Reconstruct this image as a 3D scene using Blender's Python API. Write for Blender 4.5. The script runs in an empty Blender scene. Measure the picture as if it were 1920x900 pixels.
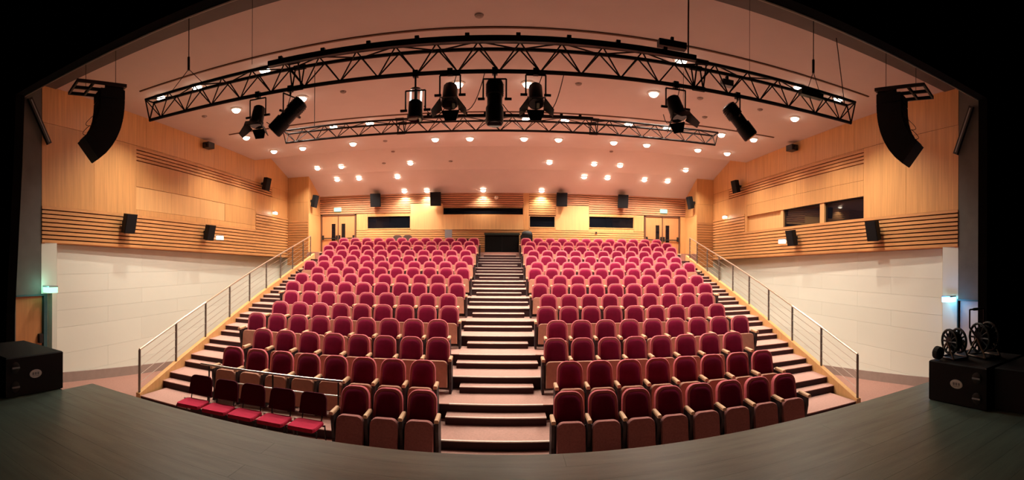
import bpy, math, random
from mathutils import Vector, Matrix

random.seed(7)
S = bpy.context.scene
C = S.collection
EYE = 3.04                       # eye height above the flat hall floor (z = 0); stage top is 1.44

# ------------------------------------------------------------------ camera (a stitched cylindrical panorama)
cd = bpy.data.cameras.new('camera')
cam = bpy.data.objects.new('camera', cd)
C.objects.link(cam)
S.camera = cam
cd.type = 'PANO'
cd.panorama_type = 'CENTRAL_CYLINDRICAL'
cd.central_cylindrical_range_u_min = -941 / 880
cd.central_cylindrical_range_u_max = 979 / 880
cd.central_cylindrical_range_v_min = -412 / 880
cd.central_cylindrical_range_v_max = 488 / 880
cd.central_cylindrical_radius = 1.0
cd.clip_end = 200
cam.location = (.09, 0, EYE)
cam.rotation_euler = (math.pi / 2, -.0055, 0)

# ------------------------------------------------------------------ world and exposure
w = bpy.data.worlds.new('world')
S.world = w
w.use_nodes = True
w.node_tree.nodes['Background'].inputs[0].default_value = (.02, .018, .02, 1)
w.node_tree.nodes['Background'].inputs[1].default_value = .05
S.view_settings.view_transform = 'Standard'
S.view_settings.look = 'None'
S.view_settings.exposure = .0
S.view_settings.gamma = 1
S.view_settings.use_curve_mapping = False
S.cycles.use_denoising = True
S.cycles.max_bounces = 10
S.cycles.diffuse_bounces = 6

LAMP_W = 740                     # power of one ceiling downlight
LAMP_COL = (1, .895, .75)

# ------------------------------------------------------------------ materials
def mat(name, col, rough=.6, metal=0, spec=.5, bump=0, bscale=80, var=0, emit=None, estr=0, vscale=6, stretch=(1, 1, 1), objvar=0):
    m = bpy.data.materials.new(name)
    m.use_nodes = True
    nt = m.node_tree
    b = nt.nodes['Principled BSDF']
    b.inputs['Base Color'].default_value = (*col, 1)
    b.inputs['Roughness'].default_value = rough
    b.inputs['Metallic'].default_value = metal
    b.inputs['Specular IOR Level'].default_value = spec
    if emit:
        b.inputs['Emission Color'].default_value = (*emit, 1)
        b.inputs['Emission Strength'].default_value = estr
    tc = mp = None
    if var or bump:
        tc = nt.nodes.new('ShaderNodeTexCoord')
        mp = nt.nodes.new('ShaderNodeMapping')
        mp.inputs['Scale'].default_value = stretch
        nt.links.new(tc.outputs['Object'], mp.inputs['Vector'])
    out = None
    if var:
        n = nt.nodes.new('ShaderNodeTexNoise')
        n.inputs['Scale'].default_value = vscale
        n.inputs['Detail'].default_value = 5
        nt.links.new(mp.outputs[0], n.inputs['Vector'])
        r = nt.nodes.new('ShaderNodeMapRange')
        r.inputs[1].default_value = .25
        r.inputs[2].default_value = .75
        r.inputs[3].default_value = 1 - var
        r.inputs[4].default_value = 1 + var
        nt.links.new(n.outputs['Fac'], r.inputs[0])
        out = r.outputs[0]
    if objvar:
        oi = nt.nodes.new('ShaderNodeObjectInfo')
        r2 = nt.nodes.new('ShaderNodeMapRange')
        r2.inputs[3].default_value = 1 - objvar
        r2.inputs[4].default_value = 1 + objvar
        nt.links.new(oi.outputs['Random'], r2.inputs[0])
        if out is None:
            out = r2.outputs[0]
        else:
            mu = nt.nodes.new('ShaderNodeMath')
            mu.operation = 'MULTIPLY'
            nt.links.new(out, mu.inputs[0])
            nt.links.new(r2.outputs[0], mu.inputs[1])
            out = mu.outputs[0]
    if out is not None:
        vm = nt.nodes.new('ShaderNodeVectorMath')
        vm.operation = 'SCALE'
        vm.inputs[0].default_value = col
        nt.links.new(out, vm.inputs['Scale'])
        nt.links.new(vm.outputs[0], b.inputs['Base Color'])
    if bump:
        n2 = nt.nodes.new('ShaderNodeTexNoise')
        n2.inputs['Scale'].default_value = bscale
        n2.inputs['Detail'].default_value = 3
        nt.links.new(mp.outputs[0], n2.inputs['Vector'])
        bp = nt.nodes.new('ShaderNodeBump')
        bp.inputs['Strength'].default_value = bump
        bp.inputs['Distance'].default_value = .01
        nt.links.new(n2.outputs['Fac'], bp.inputs['Height'])
        nt.links.new(bp.outputs[0], b.inputs['Normal'])
    return m

M = {
    'wood': mat('oak_veneer', (.55, .275, .098), .42, var=.17, vscale=2.2, stretch=(7, 7, .35), objvar=.07),
    'slat': mat('oak_slat', (.54, .255, .092), .45, var=.15, vscale=3, stretch=(1, .6, 8), objvar=.10),
    'slat_shaded': mat('shaded_slat', (.46, .20, .095), .45, var=.15, vscale=3, stretch=(.6, 1, 8), objvar=.08),  # slat colour darkened: shade below the ceiling edge is put into it
    'wood_pale': mat('pale_oak', (.62, .34, .135), .45, var=.12, vscale=2.5, stretch=(9, 9, .3), objvar=.05),
    'joint': mat('dark_joint', (.10, .035, .012), .8),
    'door': mat('door_veneer', (.47, .20, .075), .4, var=.12, vscale=2.5, stretch=(8, 8, .4)),
    'white': mat('white_paint', (.62, .625, .55), .75, var=.03, vscale=.8),
    'white2': mat('white_board', (.64, .645, .565), .7, var=.02, vscale=.8, objvar=.03),
    'ceiling': mat('ceiling_paint', (.53, .425, .385), .85, var=.025, vscale=2),
    'darkband': mat('dark_grey_paint', (.085, .07, .066), .75, var=.1, vscale=3),
    'portal': mat('portal_grey_paint', (.10, .095, .085), .8, var=.15, vscale=3),
    'black': mat('black_drape', (.006, .006, .006), .95, spec=.05),
    'stage': mat('stage_board', (.150, .215, .175), .34, var=.22, vscale=3, stretch=(.6, 4, 1), bump=.15, bscale=40, objvar=.06),
    'carpet': mat('rose_carpet', (.44, .255, .21), .95, spec=.1, var=.12, vscale=30, bump=.3, bscale=300),
    'carpet_hall': mat('red_brown_carpet', (.30, .16, .125), .95, spec=.1, var=.12, vscale=25),
    'riser': mat('dark_riser', (.05, .023, .025), .8, spec=.2),
    'nosing': mat('metal_nosing', (.85, .76, .68), .4, metal=.2),
    'plinth': mat('grey_plinth', (.27, .20, .17), .7, var=.08),
    'plush': mat('crimson_plush', (.175, .004, .030), .9, spec=.15, var=.16, vscale=9, objvar=.13),
    'piping': mat('rose_piping', (.60, .15, .17), .85, spec=.2, objvar=.08),
    'pad': mat('terracotta_pad', (.43, .195, .125), .75, var=.1, vscale=12, objvar=.06),
    'pad_front': mat('brown_weave_pad', (.37, .15, .135), .85, spec=.2, var=.16, vscale=40, objvar=.06),
    'standard': mat('dark_standard', (.028, .014, .015), .6),
    'arm': mat('pale_armrest', (.68, .42, .25), .4, var=.1, vscale=8),
    'red': mat('bright_red_fabric', (.50, .03, .07), .9, spec=.1, var=.1, vscale=12),
    'maroon': mat('dark_maroon_fabric', (.075, .010, .020), .9, spec=.1),
    'blackmetal': mat('black_metal', (.014, .012, .012), .45, metal=.3),
    'truss': mat('truss_black', (.024, .013, .011), .6, metal=0, spec=.3),
    'speaker': mat('speaker_black', (.006, .006, .007), .6, spec=.2, bump=.3, bscale=150),
    'grille': mat('speaker_grille', (.010, .009, .010), .7, spec=.1, bump=.4, bscale=220),
    'steel': mat('brushed_steel', (.55, .50, .44), .3, metal=.9),
    'rail': mat('pale_rail', (.56, .44, .34), .32, metal=.7),
    'post': mat('grey_post', (.23, .20, .17), .4, metal=.7),
    'glass': mat('dark_glass', (.004, .0045, .007), .02, spec=.45),
    'glow': mat('lamp_glow', (1, .95, .85), .4, emit=(1, .88, .70), estr=14),
    'trimring': mat('white_trim_ring', (.75, .68, .60), .5),
    'green': mat('green_sign', (.02, .10, .06), .4, emit=(.42, 1, .60), estr=1.7),
    'cyan': mat('cyan_sign', (.3, .8, .9), .4, emit=(.22, .78, 1), estr=6),
    'whitesign': mat('white_sign', (.9, .95, .85), .4, emit=(1, .98, .85), estr=3),
    'rubber': mat('rubber', (.012, .012, .012), .7),
    'reel': mat('reel_plastic', (.012, .032, .042), .45),
    'logo': mat('logo_white', (.72, .72, .70), .5),
    'grey': mat('grey_plastic', (.22, .23, .24), .5),
    'brown': mat('brown_fabric', (.07, .04, .03), .9),
    'cream': mat('cream_globe', (.75, .55, .42), .5),
    'doorwhite': mat('white_door', (.62, .58, .54), .6),
    'teal': mat('teal_frame', (.02, .075, .085), .5),
}

# ------------------------------------------------------------------ mesh helpers
class MB:
    def __init__(self, xf=None):
        self.v, self.f, self.xf = [], [], xf
    def add(self, vs, fs):
        n = len(self.v)
        for p in vs:
            p = Vector(p)
            self.v.append(tuple(self.xf @ p) if self.xf else tuple(p))
        self.f += [tuple(i + n for i in q) for q in fs]
    def hexa(self, p):          # bottom four (ccw) then top four
        self.add(p, [(3, 2, 1, 0), (4, 5, 6, 7), (0, 1, 5, 4), (1, 2, 6, 5), (2, 3, 7, 6), (3, 0, 4, 7)])
        return self
    def box(self, x0, x1, y0, y1, z0, z1):
        return self.hexa([(x0, y0, z0), (x1, y0, z0), (x1, y1, z0), (x0, y1, z0), (x0, y0, z1), (x1, y0, z1), (x1, y1, z1), (x0, y1, z1)])
    def tube(self, a, b, r, n=6, r2=None, caps=True):
        a, b = Vector(a), Vector(b)
        r2 = r if r2 is None else r2
        d = (b - a).normalized()
        u = d.cross(Vector((0, 0, 1)))
        if u.length < 1e-4:
            u = Vector((1, 0, 0))
        u.normalize()
        k = d.cross(u)
        vs = []
        for c, rr in ((a, r), (b, r2)):
            for i in range(n):
                t = 2 * math.pi * i / n
                vs.append(c + (u * math.cos(t) + k * math.sin(t)) * rr)
        fs = [(i, (i + 1) % n, n + (i + 1) % n, n + i) for i in range(n)]
        if caps:
            fs += [tuple(reversed(range(n))), tuple(range(n, 2 * n))]
        self.add(vs, fs)
        return self
    def path(self, pts, r, n=6):
        for a, b in zip(pts[:-1], pts[1:]):
            self.tube(a, b, r, n)
        return self
    def loft(self, rings, close=True):   # list of equally long closed rings
        n = len(rings[0])
        vs = [p for rg in rings for p in rg]
        fs = []
        for k in range(len(rings) - 1):
            for i in range(n):
                j = (i + 1) % n
                fs.append((k * n + i, k * n + j, (k + 1) * n + j, (k + 1) * n + i))
        if close:
            fs += [tuple(reversed(range(n))), tuple(range((len(rings) - 1) * n, len(rings) * n))]
        self.add(vs, fs)
        return self
    def lathe(self, prof, origin, axis, n=12):   # prof: (distance along axis, radius)
        o, d = Vector(origin), Vector(axis).normalized()
        u = d.cross(Vector((0, 0, 1)))
        if u.length < 1e-4:
            u = Vector((1, 0, 0))
        u.normalize()
        k = d.cross(u)
        return self.loft([[o + d * t + (u * math.cos(2 * math.pi * i / n) + k * math.sin(2 * math.pi * i / n)) * max(r, 1e-4) for i in range(n)] for t, r in prof])
    def mesh(self, name, m, smooth=False):
        me = bpy.data.meshes.new(name)
        me.from_pydata(self.v, [], self.f)
        me.materials.append(m)
        if smooth:
            for p in me.polygons:
                p.use_smooth = True
            try:
                me.set_sharp_from_angle(angle=math.radians(45))
            except Exception:
                pass
        me.update()
        return me
    def build(self, name, m, parent=None, smooth=False, kind=None):
        return link(name, self.mesh(name, m, smooth), parent, kind)

def link(name, me, parent=None, kind=None):
    o = bpy.data.objects.new(name, me)
    C.objects.link(o)
    if parent is not None:
        o.parent = parent
    if kind:
        o['kind'] = kind
    return o

def tag(o, label, cat, group=None):
    o['label'] = label
    o['category'] = cat
    if group:
        o['group'] = group
    return o

def thing(name, label, cat, loc=(0, 0, 0), rz=0, group=None, scale=None):
    o = bpy.data.objects.new(name, None)
    o.empty_display_size = .2
    C.objects.link(o)
    o.location = loc
    o.rotation_euler = (0, 0, rz)
    if scale:
        o.scale = scale
    return tag(o, label, cat, group)

def struct(name, b, m, smooth=False):
    return b.build(name, m, None, smooth, 'structure')

def empty_struct(name, loc=(0, 0, 0)):
    o = bpy.data.objects.new(name, None)
    C.objects.link(o)
    o.location = loc
    o['kind'] = 'structure'
    return o

ORD = ['first', 'second', 'third', 'fourth', 'fifth', 'sixth', 'seventh', 'eighth', 'ninth', 'tenth', 'eleventh', 'twelfth', 'thirteenth', 'fourteenth', 'fifteenth']

# ------------------------------------------------------------------ seating rake: rows, floor heights
R = 60.0
NROW = 14
ROW_D = [8.37 + .99 * i for i in range(NROW)]
ROW_Z = [.154, .434, .688, .940, 1.195, 1.431, 1.668, 1.887, 2.095, 2.306, 2.526, 2.739, 2.951, 3.170]
ROW_H = [1.068, 1.045, 1.024, .985, .955, .945, .925, .905, .902, .908, .911, .915, .912, .885]
ROW_N = [8, 8, 9, 9, 9, 10, 10, 10, 11, 11, 11, 12, 12, 12]
S0 = [1.325 if i % 2 == 0 else 1.18 for i in range(NROW)]
PITCH = .55
Z_REAR = 3.40
def arcY(D, x):
    return D - (R - math.sqrt(R * R - x * x))
def row_end(i):
    return S0[i] + PITCH * (ROW_N[i] - 1) + .31
def wallX(y):                     # wooden side wall plane
    return 9.575 + .056 * (y - 7)
def whiteX(y):
    return 9.72 + .075 * (y - 7)
def rampZ(y):
    return -.2 - .1 * (y - 7.4) if y > 6.9 else -.15
def strX(y):                      # stair stringer
    return 7.2 + .125 * (y - 7.5)

# ------------------------------------------------------------------ floor, tiers, steps
b = MB()
b.box(-7.1, 7.1, 3.5, 9.0, -.45, -.15)
floor = struct('floor', b, M['carpet_hall'])
MB().box(-7.14, 7.14, 7.49, 8.9, -.15, -.02).build('riser', M['riser'], floor)
MB().box(-7.14, 7.14, 7.475, 8.9, -.02, 0).build('platform', M['carpet'], floor)
MB().box(-5.45, 5.5, 6.12, 7.475, -.15, -.02).build('riser', M['riser'], floor)
MB().box(-5.45, 5.5, 6.105, 7.48, -.02, 0).build('platform', M['carpet'], floor)

for s in (-1, 1):                 # ramps beside the seating, falling gently towards the back
    ys = [3.5, 6.9, 9, 12, 15, 18, 21.5]
    b = MB()
    for y0, y1 in zip(ys[:-1], ys[1:]):
        p = [(s * (strX(max(y0, 7.5)) - .1), y0, rampZ(y0)), (s * (whiteX(y0) + .3), y0, rampZ(y0)), (s * (whiteX(y1) + .3), y1, rampZ(y1)), (s * (strX(max(y1, 7.5)) - .1), y1, rampZ(y1))]
        if s < 0:
            p.reverse()
        b.hexa([(x, y, z - .3) for x, y, z in p] + p)
    b.build('side_ramp', M['carpet_hall'], floor)

def arc_slab(D0, D1, x1, z0, z1, n=14):
    b = MB()
    xs = [-x1 + 2 * x1 * i / n for i in range(n + 1)]
    for a, c in zip(xs[:-1], xs[1:]):
        p = [(a, arcY(D0, a)), (c, arcY(D0, c)), (c, arcY(D1, c)), (a, arcY(D1, a))]
        b.hexa([(x, y, z0) for x, y in p] + [(x, y, z1) for x, y in p])
    return b
for i in range(NROW):
    D0 = ROW_D[i] - .90
    x1 = row_end(i) + .06
    z = ROW_Z[i]
    D1 = D0 + (.99 if i < NROW - 1 else .98)
    arc_slab(D0 + .012, D1, x1, max(z - .75, 0.0), z - .014).build('riser', M['riser'], floor)
    arc_slab(D0 - .01, D1 + .012, x1, z - .014, z).build('platform', M['carpet'], floor)
    # bright edge strip across the centre aisle
    xa = S0[i] - .33
    arc_slab(D0 - .014, D0 + .02, xa, z - .014, z + .004, 6).build('nosing', M['nosing'], floor)
    # half step in the centre aisle leading up to the next row
    zn = ROW_Z[i + 1] if i < NROW - 1 else Z_REAR
    hw = .885 if i % 2 == 0 else .725
    zh = (z + zn) / 2
    y0 = D0 + .99 - .285
    MB().box(-hw, hw, y0, D0 + 1.0, z, zh - .014).build('step_riser', M['riser'], floor)
    MB().box(-hw, hw, y0 - .012, D0 + 1.0, zh - .014, zh).build('step_tread', M['carpet'], floor)
    MB().box(-hw, hw, y0 - .018, y0 + .016, zh - .014, zh + .004).build('nosing', M['nosing'], floor)
# rear gangway
b = MB()
b.box(-9.3, 9.5, 21.28, 23.0, Z_REAR - .5, Z_REAR)
b.build('rear_gangway', M['carpet'], floor)

# outer stairs, both sides
for s in (-1, 1):
    for k in range(NROW):
        yk = 8.36 + .99 * k
        zk = ROW_Z[k]
        zn = ROW_Z[k + 1] if k < NROW - 1 else Z_REAR
        xi = min(row_end(k), row_end(min(k + 1, NROW - 1))) - .05
        for (ya, yb, z) in ((yk, yk + 1.0, zk), (yk + .99 * .69 - .37, yk + 1.0, (zk + zn) / 2)):
            if z != zk:
                ya = yk + .30
            yb = min(yb, 21.3)
            if ya > 21.2:
                continue
            xo0, xo1 = strX(ya) - .06, strX(yb) - .06
            def slab(z0, z1, f):
                p = [(s * xi, ya - f, z0), (s * xo0, ya - f, z0), (s * xo1, yb, z0), (s * xi, yb, z0)]
                if s < 0:
                    p.reverse()
                return MB().hexa(p + [(x, y, z1) for x, y, _ in p])
            slab(max(z - .7, 0), z - .016, 0).build('stair_riser', M['riser'], floor)
            slab(z - .016, z, .014).build('stair_tread', M['carpet'], floor)

# ------------------------------------------------------------------ stringers (boards closing the stairs) and handrails
def nose_line(y):
    t = (y - 8.36) / .99
    i = int(max(0, min(NROW - 2, math.floor(t))))
    return ROW_Z[i] + (ROW_Z[i + 1] - ROW_Z[i]) * (t - i)
def str_top(y):
    return max(nose_line(y) + .15, .03)
for s in (-1, 1):
    ys = [7.45, 8.0] + [8.36 + .99 * k for k in range(13)] + [21.29]
    b = MB()
    for y0, y1 in zip(ys[:-1], ys[1:]):
        p = [(s * (strX(y0) - .06), y0), (s * (strX(y0) + .06), y0), (s * (strX(y1) + .06), y1), (s * (strX(y1) - .06), y1)]
        if s < 0:
            p.reverse()
        zt = {y0: str_top(y0), y1: str_top(y1)}
        zb = {y0: min(rampZ(y0), str_top(y0) - .5), y1: min(rampZ(y1), str_top(y1) - .5)}
        b.hexa([(x, y, zb[y]) for x, y in p] + [(x, y, zt[y]) for x, y in p])
    struct('trim_%d' % (1 if s < 0 else 2), b, M['wood_pale'])
    side = 'left' if s < 0 else 'right'
    h = thing('handrail', f'sloping metal handrail with thin rods along the {side} stair', 'handrail', group='stair handrails')
    posts = [7.5 + 1.5 * k for k in range(9)] + [20.7]
    def base(y):
        return str_top(y) if y > 7.6 else rampZ(y)
    def at(y, dz):
        return (s * strX(y), y, str_top(y) + dz)
    for y in posts:
        z0 = base(y) - .01
        MB().tube((s * strX(y), y, z0), (s * strX(y), y, str_top(y) + .94), .028, 8).build('post', M['post'], h, True)
    pts = [at(y, .95) for y in posts]
    MB().path(pts, .026, 8).build('top_rail', M['rail'], h, True)
    for q in (.2, .38, .56, .75):
        MB().path([at(y, q) for y in posts], .0065, 6).build('rod', M['steel'], h)

# ------------------------------------------------------------------ side walls
def wslab(s, y0, y1, zb0, zb1, zt0, zt1, o0, o1, g=.004):
    """slab on the wooden wall plane of side s, from depth y0 to y1; o = distance proud of the plane"""
    y0 += g; y1 -= g; zb0 += g; zb1 += g; zt0 -= g; zt1 -= g
    def X(y, o):
        return s * (wallX(y) - o)
    p = [(X(y0, o1), y0, zb0), (X(y1, o1), y1, zb1), (X(y1, o0), y1, zb1), (X(y0, o0), y0, zb0),
         (X(y0, o1), y0, zt0), (X(y1, o1), y1, zt1), (X(y1, o0), y1, zt1), (X(y0, o0), y0, zt0)]
    if s > 0:
        p = [p[i] for i in (3, 2, 1, 0, 7, 6, 5, 4)]
    return MB().hexa(p)
def band_bot(y):
    return 3.40 - .020 * (y - 6.45)
BAND_TOP = 4.33
Y0W, Y1W = 6.45, 21.3
walls = {}
for s in (-1, 1):
    side = 'left' if s < 0 else 'right'
    wall = struct('wall_' + side, wslab(s, Y0W, Y1W, band_bot(Y0W), band_bot(Y1W), 8.5, 8.5, -.35, -.13, 0), M['joint'])
    walls[s] = wall
    def panel(y0, y1, z0, z1, m='wood', o=0.0, th=.135, name='panel'):
        wslab(s, y0, y1, z0, z0, z1, z1, o - th, o).build(name, M[m], wall)
    # slatted band: nine boards from the portal to the pier
    n = 9
    cuts = [Y0W, 10.2, 14.0, 17.73, Y1W]
    for k in range(n):
        for y0, y1 in zip(cuts[:-1], cuts[1:]):
            def zz(y, q):
                return band_bot(y) + (BAND_TOP - band_bot(y)) * q / n
            wslab(s, y0, y1, zz(y0, k) + .03, zz(y1, k) + .03, zz(y0, k + 1), zz(y1, k + 1), -.13, .02, .001).build('slat', M['slat'], wall)
    for k in range(6):
        z0 = BAND_TOP + k * .13
        wslab(s, 17.73, Y1W, z0 + .03, z0 + .03, z0 + .13, z0 + .13, -.13, .02, .001).build('slat', M['slat'], wall)
    # upper slat strip
    for k in range(4):
        z0 = 5.95 + k * .105
        for y0, y1 in ((9.95, 13.2), (13.2, 16.4), (16.4, 19.4)):
            wslab(s, y0, y1, z0 + .03, z0 + .03, z0 + .105, z0 + .105, -.13, -.008, .001).build('slat', M['slat'], wall)
    panel(6.45, 8.22, BAND_TOP, 6.40)
    panel(8.22, 9.95, BAND_TOP, 6.40)
    if s < 0:
        panel(9.95, 17.73, BAND_TOP, 4.50)
        for y0, y1 in ((9.95, 11.7), (11.7, 13.4), (13.4, 15.1)):
            panel(y0, y1, 4.50, 5.18, 'wood_pale', -.012)
        panel(15.1, 17.73, 4.50, 5.18)
        for y0, y1 in ((9.95, 12.6), (12.6, 15.1), (15.1, 17.73)):
            panel(y0, y1, 5.18, 5.95)
    else:
        panel(9.95, 17.6, 4.985, 5.46); panel(9.95, 13.6, 5.46, 5.95); panel(13.6, 17.6, 5.46, 5.95)
        panel(17.53, 17.73, BAND_TOP, 5.95)
    panel(17.73, 19.5, 5.11, 5.95)
    panel(19.5, Y1W, 5.11, 5.95)
    panel(19.4, Y1W, 5.95, 6.40)
    panel(9.95, 19.4, 6.37, 6.40)
    for y0, y1 in zip([6.45, 8.4, 10.4, 12.4, 14.3, 16.0, 17.62], [8.4, 10.4, 12.4, 14.3, 16.0, 17.62, 19.5]):
        panel(y0, y1, 6.40, 7.36 if y1 < 17.7 else 8.4, 'wood', .004)
    panel(19.5, Y1W, 6.40, 8.4, 'wood', .004)
    # pier closing the wall at the back, facing the stage
    xa = wallX(21.3) - .02
    xn = 9.25 if s < 0 else 9.5
    pier = struct('wall_pier_' + side, MB().box(min(s * xa, s * xn) - (.4 if s < 0 else 0), max(s * xa, s * xn) + (.4 if s > 0 else 0), 21.33, 22.9, -1.2, 8.4), M['joint'])
    lo, hi = sorted((s * (xa + .02), s * xn))
    for z0, z1 in ((4.97, 5.88), (5.88, 8.4)):
        MB().box(lo, hi, 21.30, 21.34, z0 + .004, z1 - .004).build('panel', M['wood'], pier)
    MB().box(lo - (.6 if s < 0 else 0), hi + (.6 if s > 0 else 0), 21.31, 21.34, -1.6, 3.08).build('board', M['white2'], pier)
    z = 2.72
    while z < 4.94:
        MB().box(lo, hi, 21.285, 21.34, z + .02, z + .128).build('slat', M['slat'], pier)
        z += .125
    for z0, z1 in ((3.0, 5.3), (5.3, 8.4)):
        xi0, xi1 = sorted((s * xn, s * (xn - .03)))
        MB().box(xi0, xi1, 21.30, 22.80, z0 + .004, z1 - .004).build('side_panel', M['wood'], pier)

# right wall control-room windows (three bays)
def pane_slab(y0, y1, z0, z1, o0, o1):
    return wslab(1, y0, y1, z0, z0, z1, z1, o0, o1, 0)
for i, (y0, y1) in enumerate(((9.95, 11.95), (12.2, 14.55))):
    win = struct('window_%d' % (i + 1), pane_slab(y0, y1, 4.31, 4.985, -.125, -.10), M['glass'])
    wb = MB()
    for a, c, z0, z1 in ((y0, y1, 4.32, 4.345), (y0, y1, 4.965, 4.985)):
        t = pane_slab(a, c, z0, z1, -.11, -.02); wb.add(t.v, t.f)
    wb.build('window_frame', M['blackmetal'], win)
pane_slab(14.75, 17.53, 4.33, 4.985, -.125, -.11).build('panel', M['wood_pale'], walls[1])
for y0, y1 in ((11.95, 12.2), (14.55, 14.75)):
    pane_slab(y0, y1, 4.33, 4.985, -.13, -.03).build('mullion', M['wood_pale'], walls[1])

# white lower walls with boards, plinth, soffit below the wooden band
for s in (-1, 1):
    side = 'left' if s < 0 else 'right'
    def q(y, o):
        return s * (whiteX(y) - o)
    def wh(y0, y1, z0, z1, o0, o1, zz0=None, zz1=None):
        zb1 = z0 if zz0 is None else zz0
        zt1 = z1 if zz1 is None else zz1
        p = [(q(y0, o1), y0, z0), (q(y1, o1), y1, zb1), (q(y1, o0), y1, zb1), (q(y0, o0), y0, z0),
             (q(y0, o1), y0, z1), (q(y1, o1), y1, zt1), (q(y1, o0), y1, zt1), (q(y0, o0), y0, z1)]
        if s > 0:
            p = [p[i] for i in (3, 2, 1, 0, 7, 6, 5, 4)]
        return MB().hexa(p)
    low = struct('wall_lower_' + side, wh(6.45, 21.5, -2.2, 3.55, -.3, -.01), M['white'])
    zs = [-2.0, -1.4, -.72, .0, .56, 1.24, 1.69, 2.14, 2.62, 3.45]
    for r, (z0, z1) in enumerate(zip(zs[:-1], zs[1:])):
        ys = [6.46, 7.05] + [7.05 + (1.9 if r % 2 else 3.4) + 3.4 * k for k in range(5)]
        ys = [y for y in ys if y < 21] + [21.5]
        for y0, y1 in zip(ys[:-1], ys[1:]):
            wh(y0 + .002, y1 - .002, z0 + .002, z1 - .002, -.012, .003).build('board', M['white2'], low)
    b = MB()
    for y0, y1 in ((6.9, 9), (9, 12), (12, 15), (15, 18), (18, 21.5)):
        t = wh(y0, y1, rampZ(y0) - .05, rampZ(y0) + .26, 0, .05, rampZ(y1) - .05, rampZ(y1) + .26)
        b.add(t.v, t.f)
    struct('baseboard_' + side, b, M['plinth'])
    p = []
    b = MB()
    ys = [6.45, 10, 14, 18, 21.5]
    for y0, y1 in zip(ys[:-1], ys[1:]):
        p = [(s * wallX(y0), y0), (s * (whiteX(y0) + .2), y0), (s * (whiteX(y1) + .2), y1), (s * wallX(y1), y1)]
        if s < 0:
            p.reverse()
        b.hexa([(x, y, band_bot(y) + .005) for x, y in p] + [(x, y, band_bot(y) + .04) for x, y in p])
    struct('trim_%d' % (3 if s < 0 else 4), b, M['slat'])

# grey portal walls beside the stage with their doors
for s in (-1, 1):
    side = 'left' if s < 0 else 'right'
    x0, x1 = sorted((s * 9.55, s * 9.9))
    ya, yb = (5.72, 6.52) if s < 0 else (5.66, 6.44)
    b = MB()
    b.box(x0, x1, 3.55, 6.45, 2.12, 7.4)
    b.box(x0, x1, 3.55, ya, -.4, 2.12)
    struct('wall_portal_' + side, b, M['portal'])
    b = MB()
    b.box(x0, x1, 6.44, 6.92, 2.16 if s < 0 else -.4, 3.42)
    if s < 0:
        b.box(x0, x1, 6.78, 6.92, -.4, 2.16)
    struct('wall_return_' + side, b, M['white2'])
    d = empty_struct('door_%d' % (3 if s < 0 else 4), (s * 9.6, ya, 0))
    lx0, lx1 = sorted((s * 9.60, s * 9.66))
    def rel(bb, dd):
        bb.xf = Matrix.Translation(-Vector(dd.location))
        return bb
    rel(MB(), d).box(lx0, lx1, ya + .01, yb - .01, -.15, 2.11).build('leaf', M['door' if s < 0 else 'doorwhite'], d)
    fx0, fx1 = sorted((s * 9.53, s * 9.68))
    rel(MB(), d).box(fx0, fx1, yb, yb + .10 if s < 0 else yb + .03, -.15, 2.15).build('door_jamb', M['teal'], d)
    rel(MB(), d).box(fx0, fx1, ya, yb, 2.11, 2.15).build('door_head', M['teal'], d)
    hb = rel(MB(), d)
    hb.box(*sorted((s * 9.50, s * 9.60)), yb - .14, yb - .04, .95, 1.17)
    hb.build('handle', M['blackmetal'], d)

# ------------------------------------------------------------------ back wall
YB = 22.8
wb = struct('wall_back', MB().box(-9.6, 9.9, YB + .12, YB + .4, 2.5, 6.9), M['joint'])
def bp(x0, x1, z0, z1, m='wood', proud=0.0, name='panel'):
    MB().box(x0 + .004, x1 - .004, YB - proud, YB + .13, z0 + .004, z1 - .004).build(name, M[m], wb)
def bslats(x0, x1, z0, z1, m='slat', n=None):
    n = n or max(1, round((z1 - z0) / .107))
    h = (z1 - z0) / n
    for k in range(n):
        MB().box(x0, x1, YB - .015, YB + .13, z0 + k * h + .024, z0 + (k + 1) * h).build('slat', M[m], wb)
XL, XR = -9.24, 9.49
WZ0, WZ1 = 4.60, 5.22
bslats(XL, -4.42, 5.36, 6.45, 'slat_shaded')
bslats(-4.42, -2.80, 5.82, 6.45, 'slat_shaded')
bslats(-2.80, 1.12, 5.62, 6.45, 'slat_shaded')
bslats(1.40, 2.70, 5.24, 6.45, 'slat')
bslats(2.70, 4.36, 5.75, 6.45, 'slat_shaded')
bslats(4.36, XR, 5.36, 6.45, 'slat_shaded')
bp(1.12, 1.40, 4.52, 6.45, 'wood', .01)
bp(XL, -9.16, 3.4, 5.36); bp(-7.22, -6.65, 4.52, 5.36); bp(-6.65, -4.42, WZ1 + .02, 5.36); bp(-6.65, -4.42, 4.50, WZ0 - .02)
bp(-4.42, -2.80, 4.52, 5.82, 'wood_pale')
for x0, x1 in ((-2.80, -1.5), (-1.5, -.2), (-.2, 1.12)):
    bp(x0, x1, 4.52, 5.24, 'wood_pale', .05)
bp(1.40, 2.70, 4.50, 4.64)
bp(2.70, 4.36, 4.52, 5.75, 'wood_pale')
bp(4.36, 6.66, 5.26, 5.36); bp(4.36, 6.66, 4.50, 4.66); bp(6.66, 7.20, 4.52, 5.36); bp(9.18, XR, 3.4, 5.36)
bslats(-7.22, 7.20, 3.42, 4.50)
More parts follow.
